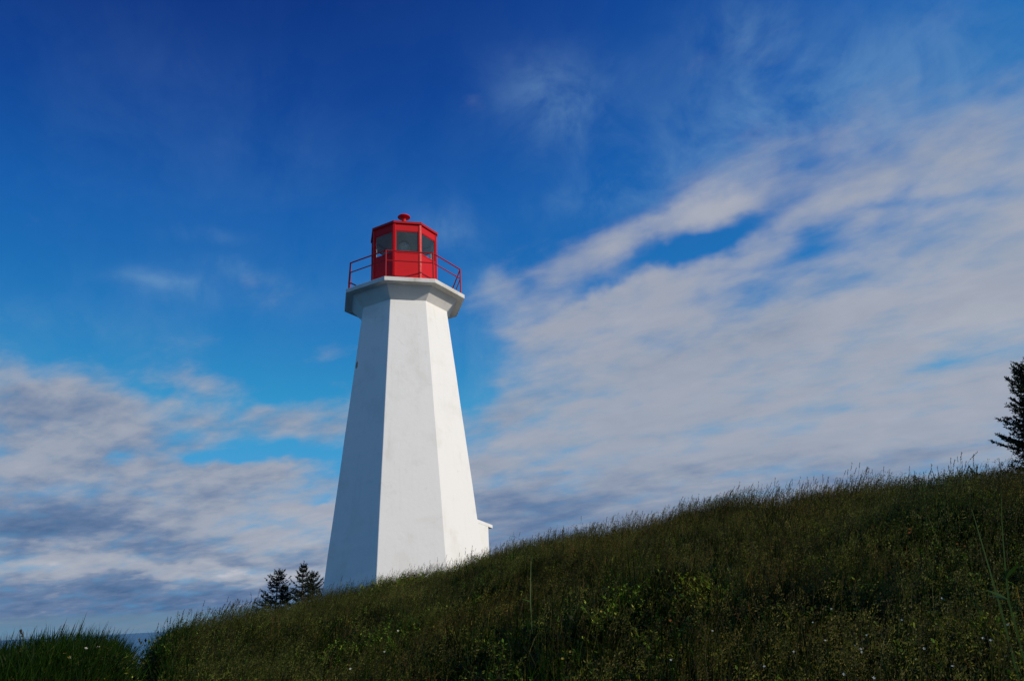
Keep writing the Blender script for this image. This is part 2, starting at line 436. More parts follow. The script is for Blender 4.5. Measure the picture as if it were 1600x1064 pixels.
def box(bm, c, ax, half):
    """box centred at c; ax three axes, half their half sizes"""
    vs = [bm.verts.new(Vector(c) + sum((Vector(a) * (h * s) for a, h, s in zip(ax, half, sg)), Vector()))
          for sg in ((-1, -1, -1), (1, -1, -1), (1, 1, -1), (-1, 1, -1), (-1, -1, 1), (1, -1, 1), (1, 1, 1), (-1, 1, 1))]
    for f in ((0, 3, 2, 1), (4, 5, 6, 7), (0, 1, 5, 4), (1, 2, 6, 5), (2, 3, 7, 6), (3, 0, 4, 7)): bm.faces.new([vs[i] for i in f])

def tube(bm, pts, rad, n=8, closed=False):
    pts = [Vector(p) for p in pts]; rows = []; N = len(pts)
    for i, p in enumerate(pts):
        a = pts[(i - 1) % N] if (closed or i) else p
        b = pts[(i + 1) % N] if (closed or i < N - 1) else p
        d1 = (p - a).normalized() if (p - a).length else (b - p).normalized()
        d2 = (b - p).normalized() if (b - p).length else d1
        t = (d1 + d2).normalized()
        s = t.cross(Vector((0, 0, 1)))
        if s.length < .1: s = t.cross(Vector((1, 0, 0)))
        s.normalize(); w = s.cross(t)
        k = 1 / max(.6, t.dot(d2)); rr = rad[i] if isinstance(rad, (list, tuple)) else rad
        rows.append([bm.verts.new(p + s * (rr * k * math.cos(6.2832 * j / n)) + w * (rr * math.sin(6.2832 * j / n))) for j in range(n)])
    for i in range(N if closed else N - 1):
        a, b = rows[i], rows[(i + 1) % N]
        for j in range(n): bm.faces.new((a[j], a[(j + 1) % n], b[(j + 1) % n], b[j]))
    if not closed: bm.faces.new(rows[0][::-1]); bm.faces.new(rows[-1])

def lathe(bm, prof, n=24):
    rows = []
    for r, z in prof:
        rows.append([bm.verts.new((r * math.cos(6.2832 * j / n), r * math.sin(6.2832 * j / n), z)) for j in range(n)] if r > 1e-5 else [bm.verts.new((0, 0, z))])
    for a, b in zip(rows, rows[1:]):
        for j in range(n):
            q = [a[j % len(a)], a[(j + 1) % len(a)], b[(j + 1) % len(b)], b[j % len(b)]]
            q = [v for i, v in enumerate(q) if v not in q[:i]]
            if len(q) > 2: bm.faces.new(q)

def lighthouse():
    T = empty('lighthouse', (CX, CY, 0))
    tag(T, 'tall white octagonal lighthouse with a red lantern room on the grassy hill', 'lighthouse')
    Z1, R1 = 10.6786, 1.6555                             # top of the shaft
    RB = lambda z: R1 + (Z1 - z) * (2.6898 - R1) / (Z1 - 2.0)
    bm = bmesh.new(); octa(bm, [(RB(-.6), -.6), (R1, Z1)])
    bevel_all(bm, .014)
    # hand-trowelled walls are never dead flat
    es = [e for e in bm.edges if e.calc_length() > 4]
    bmesh.ops.subdivide_edges(bm, edges=es, cuts=26, use_grid_fill=True)
    for v in bm.verts:
        if -.5 < v.co.z < Z1 - .05:
            a = math.atan2(v.co.y, v.co.x); k = .004 * (math.sin(v.co.z * 1.7 + a * 6) + math.sin(v.co.z * 3.1 - a * 11) * .6)
            v.co.x *= 1 + k * .35; v.co.y *= 1 + k * .35
    shaft = obj('shaft', bm, WHITE, T)
    bm = bmesh.new()                                     # a patch of flaked paint near the left edge of the shaded face
    fz = 8.42; p0 = corner(-1, RB(fz), fz); p1 = corner(0, RB(fz), fz); e = (p1 - p0).normalized()
    n = Vector((e.y, -e.x, 0)); up = (corner(-1, RB(fz + 1), fz + 1) - p0).normalized()
    c = p0 + e * .09 + n * .004
    rnd = random.Random(3)
    ring = [bm.verts.new(c + e * (.055 * math.cos(t) * rnd.uniform(.6, 1.2)) + up * (.15 * math.sin(t) * rnd.uniform(.7, 1.2))) for t in np.linspace(0, 6.283, 15)[:-1]]
    f = bm.faces.new(ring); ex = bmesh.ops.extrude_face_region(bm, geom=[f])
    for v in ex['geom']:
        if isinstance(v, bmesh.types.BMVert): v.co -= n * .02
    obj('flaked_patch', bm, mat_plain('bare render', (.26, .25, .235), .9), shaft)
    bm = bmesh.new(); octa(bm, [(R1 - .002, Z1 - .002), (2.0628, 11.1059), (2.055, 11.121)])
    obj('cornice', bm, WHITE, T)
    bm = bmesh.new(); octa(bm, [(2.345, 11.1125), (2.352, 11.2659)]); bevel_all(bm, .012)
    deck = obj('gallery_deck', bm, DECK, T)
    # railing
    bm = bmesh.new(); RP = 2.205
    tube(bm, [corner(k, RP, 12.335) for k in range(8)], .026, 8, True)
    tube(bm, [corner(k, RP, 11.950) for k in range(8)], .021, 8, True)
    rail = obj('railing', bm, REDR, T)
    for k in range(8):
        bm = bmesh.new(); tube(bm, [corner(k, RP, 11.262), corner(k, RP, 12.335)], .027, 8)
        p = corner(k, RP, 11.274); rd = Vector((p.x, p.y, 0)).normalized(); tg = Vector((-rd.y, rd.x, 0))
        box(bm, p, (rd, tg, (0, 0, 1)), (.06, .06, .009))
        obj('post', bm, REDR, rail)
    # lantern room
    RL = 1.283; ZD, ZS, ZG, ZT = 11.262, 12.735, 13.640, 13.915
    bm = bmesh.new()
    def band(bm, z0, z1, ro=RL, ri=RL - .06):
        a = octa(bm, [(ri, z0), (ro, z0), (ro, z1), (ri, z1)], False, False)
        for k in range(8): bm.faces.new((a[3][k], a[3][(k + 1) % 8], a[0][(k + 1) % 8], a[0][k]))
    band(bm, ZD, ZS)
    base = obj('lantern_wall', bm, RED, T)
    bm = bmesh.new(); band(bm, ZD + .02, ZS - .04, RL - .062, RL - .075); obj('inner_lining', bm, INNER, base)
    bm = bmesh.new(); octa(bm, [(RL - .08, ZD + .004), (RL - .08, ZD + .03)]); obj('floor_plate', bm, CEIL, base)
    bm = bmesh.new(); band(bm, ZS - .03, ZS + .002, RL + .014, RL - .07); obj('sill', bm, RED, base)
    bm = bmesh.new(); band(bm, ZG, ZT); fas = obj('fascia', bm, RED, T)
    bm = bmesh.new(); band(bm, ZG - .0, ZT - .03, RL - .062, RL - .09); obj('inner_lining', bm, CEIL, fas)
    for k in range(8):
        p = corner(k, 1, 0); rd = Vector((p.x, p.y, 0)).normalized(); tg = Vector((-rd.y, rd.x, 0)); zc = (ZD + ZT) / 2
        bm = bmesh.new(); box(bm, rd * (RL - .012) + Vector((0, 0, zc)), (rd, tg, (0, 0, 1)), (.032, .040, (ZT - ZD) / 2 - .003))
        for s in (-1, 1):                                # cover strips lying on the two walls
            an = R(A0 + 45 * k + s * 22.5); nn = Vector((math.cos(an), math.sin(an), 0)); te = Vector((-nn.y, nn.x, 0)) * s
            box(bm, rd * RL + te * .052 + nn * .004 + Vector((0, 0, zc)), (nn, te, (0, 0, 1)), (.011, .016, (ZT - ZD) / 2 - .006))
        mu = obj('mullion', bm, RED, T)
        bm = bmesh.new(); box(bm, rd * (RL - .078) + Vector((0, 0, (ZS + ZG) / 2)), (rd, tg, (0, 0, 1)), (.032, .044, (ZG - ZS) / 2 - .002))
        obj('inner_jamb', bm, INNER, mu)
    for k in range(8):
        a, b = corner(k, RL - .03, 0), corner(k + 1, RL - .03, 0); c = (a + b) / 2; e = (b - a).normalized(); n = Vector((e.y, -e.x, 0))
        hw = (b - a).length / 2 - .055; zc = (ZS + ZG) / 2; hh = (ZG - ZS) / 2
        bm = bmesh.new()
        for s in (-1, 1):
            box(bm, c + e * (s * (hw - .012)) + Vector((0, 0, zc)), (e, n, (0, 0, 1)), (.014, .016, hh - .004))
            box(bm, c + Vector((0, 0, zc + s * (hh - .016))), (e, n, (0, 0, 1)), (hw - .03, .015, .013))
        w = obj('window', bm, RED, T)
        bm = bmesh.new(); box(bm, c + Vector((0, 0, zc)), (e, n, (0, 0, 1)), (hw - .02, .003, hh - .02)); obj('pane', bm, GLASS, w)
    # roof: outer shell over an inner boarded face
    bm = bmesh.new()
    rows = octa(bm, [(RL - .05, 13.918), (1.352, 13.924), (1.357, 14.010), (.16, 14.400)], False, True)
    roof = obj('roof', bm, REDD, T)
    bm = bmesh.new(); octa(bm, [(RL - .05, 13.930), (.16, 14.340)], False, True); obj('roof_lining', bm, CEIL, roof)
    bm = bmesh.new()
    for k in range(8): tube(bm, [corner(k, 1.335, 14.022), corner(k, .17, 14.402)], .014, 6)
    obj('hip_strips', bm, REDD, roof)
    bm = bmesh.new()
    lathe(bm, [(0, 14.36), (.15, 14.36), (.15, 14.42), (.085, 14.44), (.085, 14.825), (.10, 14.84), (.235, 14.855), (.255, 14.875), (.25, 14.89), (.205, 14.935), (.13, 14.965), (.05, 14.978), (.045, 14.995), (0, 15.0)], 28)
    obj('ventilator', bm, RED, roof, True)
    # the light
    bm = bmesh.new(); lathe(bm, [(0, 11.29), (.20, 11.29), (.20, 11.33), (.10, 11.38), (.09, 13.15), (.19, 13.20), (.19, 13.26), (0, 13.26)], 20)
    lamp = obj('beacon', bm, METAL, T, False)
    m, g, b = material('lens glass'); b.inputs['Base Color'].default_value = (.8, .9, .9, 1); b.inputs['Roughness'].default_value = .06
    b.inputs['Transmission Weight'].default_value = .75; b.inputs['IOR'].default_value = 1.3
    prof = [(.01, 13.27)]
    for i in range(12):
        z = 13.27 + i * .036; r = .150 + .022 * math.sin(math.pi * (i + .5) / 12)
        prof += [(r, z + .004), (r + .014, z + .018), (r, z + .032)]
    prof.append((.01, 13.706))
    bm = bmesh.new(); lathe(bm, prof, 28); obj('lens', bm, m, lamp)
    bm = bmesh.new(); lathe(bm, [(0, 13.708), (.185, 13.71), (.19, 13.735), (.15, 13.775), (.05, 13.80), (0, 13.82)], 24); obj('lamp_cap', bm, METAL, lamp)
    # entrance porch on the far right side
    u = Vector((math.cos(R(59.5)), math.sin(R(59.5)), 0)); w = Vector((u.y, -u.x, 0))   # w points to the near side
    def P(q, s, z): return u * q + w * s + Vector((0, 0, z))
    QW, HW, QE, HV = 3.95, .86, 4.261, .8625
    D = lambda q: 3.3397 - (q - 3.245) * .139               # top of the roof sheet
    bm = bmesh.new(); q0 = 2.2
    lo = [bm.verts.new(P(q, s, -.2)) for q, s in ((q0, HW), (QW, HW), (QW, -HW), (q0, -HW))]
    hi = [bm.verts.new(P(q, s, D(q) - .128)) for q, s in ((q0, HW), (QW, HW), (QW, -HW), (q0, -HW))]
    for i in range(4): bm.faces.new((lo[i], lo[(i + 1) % 4], hi[(i + 1) % 4], hi[i]))
    bm.faces.new(lo[::-1]); bm.faces.new(hi)
    porch = obj('entrance_porch', bm, WHITE, T)
    bm = bmesh.new(); q0 = 2.1
    vs = [bm.verts.new(P(q, s, D(q) + dz)) for dz in (-.125, 0) for q, s in ((q0, HV), (QE, HV), (QE, -HV), (q0, -HV))]
    for f in ((3, 2, 1, 0), (4, 5, 6, 7), (0, 1, 5, 4), (1, 2, 6, 5), (2, 3, 7, 6), (3, 0, 4, 7)): bm.faces.new([vs[i] for i in f])
    bevel_all(bm, .012); obj('porch_roof', bm, WHITE, porch)
    bm = bmesh.new(); box(bm, P(QW + .012, 0, 1.75), (u, w, (0, 0, 1)), (.02, .45, 1.02)); dr = obj('door', bm, DOORG, porch)
    bm = bmesh.new(); tube(bm, [P(QW + .03, .33, 1.7), P(QW + .09, .33, 1.7), P(QW + .09, .22, 1.7)], .012); obj('handle', bm, METAL, dr)
lighthouse()

# ------------------------------------------------------------------ grass and weeds
GRASS = mat_foliage('grass blades', trans=.42, spec=.10)
LEAFY = mat_foliage('leaves of single plants', tint=False)

class Soup:
    """collects quads and triangles with a colour for every vertex"""
    def __init__(s): s.V = []; s.Q = []; s.T = []; s.K = []; s.n = 0
    def strip(s, c, wdir, w, col0, col1):
        """ribbon along the points c; w its half widths, the last may be 0"""
        k = len(c); w = np.asarray(w)[:, None]
        V = np.empty((2 * k, 3)); V[0::2] = c - wdir * w; V[1::2] = c + wdir * w
        t = np.linspace(0, 1, k)[:, None]; K = np.repeat(col0 * (1 - t) + col1 * t, 2, 0)
        i = np.arange(k - 1) * 2 + s.n
        s.Q.append(np.stack([i, i + 1, i + 3, i + 2], -1)); s.V.append(V); s.K.append(K); s.n += 2 * k
    def leaf(s, p, d, side, L, W, col):
        """one pointed leaf or spikelet: a rhomb"""
        V = np.array([p, p + d * L * .45 + side * W, p + d * L, p + d * L * .45 - side * W])
        s.V.append(V); s.Q.append(np.array([[s.n, s.n + 1, s.n + 2, s.n + 3]])); s.K.append(np.tile(col, (4, 1))); s.n += 4
    def mesh(s, name, mat):
        return np_mesh(name, np.concatenate(s.V), [np.concatenate(s.Q)], mat, np.concatenate(s.K))

def unit(v): return v / (np.linalg.norm(v) + 1e-9)

GREEN = .30 * np.array([(.050, .115, .012), (.034, .085, .010), (.078, .118, .012), (.100, .120, .018), (.026, .064, .010)])
STRAW = .62 * np.array([(.22, .19, .050), (.16, .155, .035), (.27, .225, .070), (.13, .10, .035)])
RUST = np.array([(.14, .075, .035), (.17, .09, .04), (.11, .055, .03)])

def bent(rng, p, h, lean, az, segs=5, droop=0.0):
    t = np.linspace(0, 1, segs + 1); d = np.array([math.cos(az), math.sin(az), 0])
    return p + np.outer(t ** 2 * lean * h, d) + np.outer(t * h * (1 - .35 * lean * t) - droop * h * t ** 4, (0, 0, 1))

def blades(s, rng, n, rad, hh, ww, pal, lean=(.1, .7), wind=.25, dead=.1):
    for _ in range(n):
        a = rng.uniform(0, 6.283); q = rad * math.sqrt(rng.random()); p = np.array([q * math.cos(a), q * math.sin(a), -.04])
        h = rng.uniform(*hh); az = rng.uniform(0, 6.283); l = rng.uniform(*lean)
        c = bent(rng, p, h, l, az, 4, rng.uniform(0, .15)); c = c + np.outer(np.linspace(0, 1, 5) ** 2 * wind * h, (1, .1, -.15)) 
        wa = rng.uniform(0, 6.283); wd = np.array([math.cos(wa), math.sin(wa), 0])
        w = rng.uniform(*ww) * np.array([.75, 1, .9, .6, 0.05])
        k = pal[rng.integers(len(pal))] * rng.uniform(.75, 1.25)
        if rng.random() < dead: k = STRAW[rng.integers(4)] * .7
        s.strip(c, wd, w, k, k)

def panicle(s, rng, p, h, wind, pal, big=1.0, fluffy=1.0):
    az = rng.uniform(0, 6.283)
    c = bent(rng, p, h, rng.uniform(.05, .3), az, 6); c = c + np.outer(np.linspace(0, 1, 7) ** 2.5 * wind * h, (1, .1, -.2))
    st = GREEN[rng.integers(5)] * .6 + STRAW[1] * .4
    wa = rng.uniform(0, 6.283); s.strip(c, np.array([math.cos(wa), math.sin(wa), 0]), np.full(7, .0014) * np.array([1.5, 1.3, 1.2, 1, 1, .8, .5]), st, st)
    k = pal[rng.integers(len(pal))] * rng.uniform(.8, 1.2)
    hl = rng.uniform(.10, .20) * big                                      # length of the head
    tip = c[-1]; ax = unit(c[-1] - c[-2])
    for i in range(int(26 * fluffy)):
        t = rng.random() ** .8; b = tip - ax * hl * t
        r = unit(rng.normal(size=3)); r = unit(r - ax * r.dot(ax)); spread = (.12 + .9 * t) * .055 * big
        d = unit(ax * 1.0 + r * rng.uniform(.3, 1.1) + np.array([.25, 0, -.1]))
        q = b + r * spread * rng.uniform(.2, 1) + ax * rng.uniform(0, .02)
        s.leaf(q, d, unit(np.cross(d, rng.normal(size=3))), rng.uniform(.010, .020) * big, rng.uniform(.0022, .0042) * big, k * rng.uniform(.75, 1.3))
    for _ in range(2):                                                    # stem leaves
        i = rng.integers(1, 4); d = unit(np.array([rng.normal(), rng.normal(), .9])); 
        cc = c[i] + np.outer(np.linspace(0, 1, 4), d) * rng.uniform(.1, .2) - np.outer(np.linspace(0, 1, 4) ** 2, (0, 0, .06))
        s.strip(cc, unit(np.cross(d, (0, 0, 1.0))), np.array([.004, .0045, .003, .0003]), GREEN[rng.integers(5)], GREEN[rng.integers(5)])

def spike_grass(s, rng, p, h, wind, pal):
    """timothy-like: stem with a narrow dense head"""
    c = bent(rng, p, h, rng.uniform(.02, .2), rng.uniform(0, 6.283), 6); c = c + np.outer(np.linspace(0, 1, 7) ** 2.5 * wind * h, (1, .1, -.15))
    k = pal[rng.integers(len(pal))] * rng.uniform(.7, 1.1); wd = unit(rng.normal(size=3) * (1, 1, 0))
    s.strip(c, wd, np.array([.0022, .002, .0018, .0016, .0014, .0013, .001]), GREEN[1], k * .8)
    ax = unit(c[-1] - c[-2]); hl = rng.uniform(.05, .11)
    for i in range(14):
        t = i / 14; r = unit(np.cross(ax, rng.normal(size=3))); d = unit(ax + r * .55)
        s.leaf(c[-1] - ax * hl * t, d, unit(np.cross(d, rng.normal(size=3))), .016, .0032, k * rng.uniform(.8, 1.2))

def weed(s, rng, p, h, pal, leafL=(.018, .040), n=30, spread=.6):
    """branching leafy plant such as vetch or yarrow"""
    for _ in range(3):
        az = rng.uniform(0, 6.283); hh = h * rng.uniform(.6, 1.05)
        c = bent(rng, p, hh, spread * rng.uniform(.4, 1.2), az, 5)
        s.strip(c, unit(rng.normal(size=3) * (1, 1, 0)), np.array([.0025, .002, .002, .0016, .0013, .001]), pal[0] * .7, pal[1] * .8)
        for i in range(n // 3):
            t = rng.uniform(.25, 1) * 5; j = min(4, int(t)); b = c[j] + (c[j + 1] - c[j]) * (t - j)
            d = unit(rng.normal(size=3) * (1, 1, .6) + (0, 0, .35)); sd = unit(np.cross(d, rng.normal(size=3) * .5 + (0, 0, 1)))
            L = rng.uniform(*leafL); s.leaf(b + d * .008, d, sd, L, L * rng.uniform(.16, .30), pal[rng.integers(len(pal))] * rng.uniform(.8, 1.35))

def sorrel(s, rng, p, h):
    c = bent(rng, p, h, rng.uniform(.02, .25), rng.uniform(0, 6.283), 6)
    k = RUST[rng.integers(3)]; s.strip(c, unit(rng.normal(size=3) * (1, 1, 0)), np.full(7, .002), k * .8, k)
    for i in range(40):
        t = rng.uniform(.45, 1) * 6; j = min(5, int(t)); b = c[j] + (c[j + 1] - c[j]) * (t - j)
        d = unit(rng.normal(size=3) + (0, 0, .4))
        s.leaf(b + d * rng.uniform(0, .03) * (1.3 - t / 6), d, unit(np.cross(d, rng.normal(size=3))), rng.uniform(.006, .012), .003, k * rng.uniform(.7, 1.4))

def build_grass():
    rng = np.random.default_rng(11)
    protos, kinds = [], {}
    def proto(kind, fn, count):
        for _ in range(count):
            s = Soup(); fn(s); me = s.mesh('grass tuft', GRASS)
            kinds.setdefault(kind, []).append(len(protos)); protos.append(bpy.data.objects.new('grass_tuft_%03d' % len(protos), me))
    z0 = np.array([0, 0, -.03])
    pr = lambda r: np.array([rng.uniform(-r, r), rng.uniform(-r, r), -.03])
    proto('tuft', lambda s: blades(s, rng, 34, .13, (.18, .42), (.0022, .0042), GREEN, wind=.22), 6)
    proto('long', lambda s: blades(s, rng, 22, .11, (.34, .66), (.0030, .0060), GREEN[[0, 1, 4]], lean=(.05, .45), wind=.12, dead=.05), 5)
    proto('mat', lambda s: blades(s, rng, 46, .17, (.07, .22), (.0022, .0045), GREEN, lean=(.4, 1.3), wind=.1), 4)
    def f(s):
        for _ in range(7): panicle(s, rng, pr(.12), rng.uniform(.34, .62), rng.uniform(.12, .42), STRAW)
        blades(s, rng, 10, .10, (.15, .35), (.002, .0035), GREEN)
    proto('panicle', f, 6)
    def f(s):
        for _ in range(4): spike_grass(s, rng, pr(.10), rng.uniform(.40, .70), rng.uniform(.05, .25), STRAW * .7)
        blades(s, rng, 10, .10, (.2, .42), (.0025, .004), GREEN)
    proto('spike', f, 4)
    YEL = 1.7 * np.array([(.080, .125, .014), (.14, .16, .022), (.055, .100, .014), (.20, .185, .040)])
    def f(s):
        for _ in range(4): weed(s, rng, pr(.10), rng.uniform(.20, .42), YEL)
    proto('weed', f, 6)
    def f(s):
        for _ in range(4): weed(s, rng, pr(.10), rng.uniform(.15, .36), GREEN[[1, 4, 4]] * .7, (.025, .055), 48, .9)
    proto('darkweed', f, 4)
    def f(s):
        for _ in range(5): sorrel(s, rng, pr(.10), rng.uniform(.3, .5))
    proto('sorrel', f, 3)
    col = bpy.data.collections.new('grass prototypes')                    # kept out of the scene itself
    for o in protos: col.objects.link(o)

    P, I, SC, ROT, TI = [], [], [], [], []
    patch = lambda x, y, k, ph: .5 + .25 * np.sin(k * x + ph) * np.sin(k * .8 * y + 1.3 * ph) + .25 * np.sin(k * 2.3 * x - k * 1.1 * y + 2 * ph)
    def sow(kind, n, amin, amax, rfar, near=0.0, keep=None, sc=(.8, 1.25), tint=(1, 1, 1)):
        az = np.radians(rng.uniform(amin, amax, n)); u = rng.random(n)
        lim = np.interp(np.degrees(az), _azs, RR) + rfar
        r = 1.6 + (lim - 1.6) * u ** (.5 + near)
        x, y = r * np.sin(az), r * np.cos(az)
        k = trench(x, y) < (.30 + .25 * rng.random(n))
        # nothing grows inside the tower
        k &= np.hypot(x - CX, y - CY) > 2.75
        if keep is not None: k &= rng.random(n) < keep(x, y, r, np.degrees(az))
        x, y = x[k], y[k]; m = len(x)
        P.append(np.stack([x, y, H(x, y) - .01], -1)); I.append(rng.choice(kinds[kind], m))
        SC.append(rng.uniform(*sc, m)); ROT.append(np.stack([rng.normal(0, .10, m), rng.normal(0, .10, m), rng.uniform(-.9, .9, m)], -1))
        v = (.55 + 1.1 * rng.random((m, 1)) ** 2.2) * np.array(tint); g = patch(x, y, .75, 2.0)[:, None]
        w = np.clip((np.degrees(np.arctan2(x, y)) + 20) / 30, 0, 1)[:, None]                 # drier and browner up the hill to the right
        TI.append(v * (np.array([.80, 1.05, .85]) * (1 - g * (.35 + .65 * w)) + np.array([1.20, .98, .80]) * g * (.35 + .65 * w)))
    def brow(kind, n, a0, a1, sc):
        az = np.radians(rng.uniform(a0, a1, n)); lim = np.interp(np.degrees(az), _azs, RR); r = lim + rng.normal(-.3, .8, n)
        x, y = r * np.sin(az), r * np.cos(az); k = (np.hypot(x - CX, y - CY) > 2.75) & (np.sin(x * 1.9 + 1) + np.sin(y * 2.3 + x) + rng.normal(0, .9, n) > 0); x, y = x[k], y[k]; m = len(x)
        P.append(np.stack([x, y, H(x, y) - .01], -1)); I.append(rng.choice(kinds[kind], m)); SC.append(rng.uniform(*sc, m))
        ROT.append(np.stack([rng.normal(0, .1, m), rng.uniform(.0, .25, m), rng.uniform(-.6, .6, m)], -1)); TI.append(np.ones((m, 3)) * rng.uniform(.7, 1.2, (m, 1)))
    green = lambda x, y, r, a: .35 + .65 * patch(x, y, .9, .4)
    sow('mat', 9000, -44, 44, 2.5, .12)
    sow('tuft', 15000, -44, 44, 4.0, .05)
    sow('long', 3800, -44, -23, 2.0, .05, sc=(.85, 1.15), tint=(1.55, 1.38, 1.5))
    sow('long', 2600, -26, 44, 3.0, .1, lambda x, y, r, a: patch(x, y, .8, 5.0) ** 2)
    sow('panicle', 7500, -24, 44, 3.0, .02, lambda x, y, r, a: .25 + .75 * patch(x, y, .6, 1.0))
    sow('panicle', 260, -44, -26, 1.0, .02, sc=(.6, .9), tint=(1.1, 1, .9))
    sow('sorrel', 110, -44, -26, 1.0, .02, sc=(.6, .9))
    sow('spike', 2600, -25, 44, 2.5, .0)
    sow('spike', 70, -44, -25, 1.0, .0, sc=(.7, .95))
    sow('weed', 7500, -30, 44, 2.0, .1, lambda x, y, r, a: patch(x, y, 1.1, 3.0))
    sow('weed', 500, -44, -27, 2.0, .1)
    sow('darkweed', 9000, -44, 44, 2.0, .12, green)
    sow('sorrel', 1500, -24, 44, 2.0, .0, lambda x, y, r, a: patch(x, y, .7, 4.2) ** 2)
    brow('panicle', 900, 3, 42, (1.05, 1.45)); brow('spike', 260, 8, 24, (1.1, 1.45)); brow('long', 160, 8, 26, (.9, 1.2)); brow('panicle', 350, -24, 3, (.9, 1.2)); brow('weed', 420, -24, 8, (1.1, 1.7)); brow('weed', 260, -13, -2, (1.4, 2.1)); brow('darkweed', 160, -13, 4, (1.4, 2.0)); brow('sorrel', 160, -16, 20, (1.0, 1.4))
    # thinner beyond the picture's edges
    for a0, a1 in ((-90, -44), (44, 90)):
        sow('tuft', 3500, a0, a1, 2.0, .0); sow('panicle', 1000, a0, a1, 1.0, .0); sow('weed', 900, a0, a1, 1.0, .0)
    # the level ground round the tower
    n = 2600; q = rng.uniform(2.75, 11, n); a = rng.uniform(0, 6.283, n); x, y = CX + q * np.cos(a), CY + q * np.sin(a)
    P.append(np.stack([x, y, H(x, y) - .01], -1)); I.append(rng.choice(kinds['tuft'] + kinds['spike'], n)); SC.append(rng.uniform(.7, 1.1, n))
    ROT.append(np.stack([rng.normal(0, .1, n), rng.normal(0, .1, n), rng.uniform(-.9, .9, n)], -1)); TI.append(np.ones((n, 3)) * rng.uniform(.8, 1.2, (n, 1)))
    P, I, SC, ROT, TI = map(np.concatenate, (P, I, SC, ROT, TI))
    me = bpy.data.meshes.new('grass'); me.vertices.add(len(P)); me.vertices.foreach_set('co', P.astype(np.float32).ravel())
    for nm, ty, arr, key in (('pick', 'INT', I.astype(np.int32), 'value'), ('size', 'FLOAT', SC.astype(np.float32), 'value'),
                             ('turn', 'FLOAT_VECTOR', ROT.astype(np.float32), 'vector'), ('tint', 'FLOAT_VECTOR', TI.astype(np.float32), 'vector')):
        at = me.attributes.new(nm, ty, 'POINT'); at.data.foreach_set(key, arr.ravel())
    o = bpy.data.objects.new('grass', me); C.objects.link(o); tag(o, kind='stuff')
    ng = bpy.data.node_groups.new('grow grass', 'GeometryNodeTree')
    ng.interface.new_socket('Geometry', in_out='INPUT', socket_type='NodeSocketGeometry')
    ng.interface.new_socket('Geometry', in_out='OUTPUT', socket_type='NodeSocketGeometry')
    N, L = ng.nodes, ng.links
    gi, go = N.new('NodeGroupInput'), N.new('NodeGroupOutput')
    ci = N.new('GeometryNodeCollectionInfo'); ci.inputs['Collection'].default_value = col; ci.inputs['Separate Children'].default_value = True; ci.inputs['Reset Children'].default_value = True
    def attr(nm, ty):
        a = N.new('GeometryNodeInputNamedAttribute'); a.data_type = ty; a.inputs['Name'].default_value = nm; return a.outputs['Attribute']
    ip = N.new('GeometryNodeInstanceOnPoints'); ip.inputs['Pick Instance'].default_value = True
    e2r = N.new('FunctionNodeEulerToRotation')
    m2p = N.new('GeometryNodeMeshToPoints')
    L.new(gi.outputs[0], m2p.inputs['Mesh']); L.new(m2p.outputs[0], ip.inputs['Points']); L.new(ci.outputs[0], ip.inputs['Instance'])
    L.new(attr('pick', 'INT'), ip.inputs['Instance Index']); L.new(attr('turn', 'FLOAT_VECTOR'), e2r.inputs[0]); L.new(e2r.outputs[0], ip.inputs['Rotation'])
    L.new(attr('size', 'FLOAT'), ip.inputs['Scale']); L.new(ip.outputs[0], go.inputs[0])
    md = o.modifiers.new('grow', 'NODES'); md.node_group = ng
    print('grass plants', len(P))
build_grass()

# ------------------------------------------------------------------ spruces, shrubs, single plants
NEEDLE = .6 * np.array([(.020, .036, .016), (.014, .028, .014), (.028, .044, .018), (.036, .046, .020)])
NEEDLES = mat_foliage('spruce needles', tint=False, trans=.12, rough=.6, spec=.15)

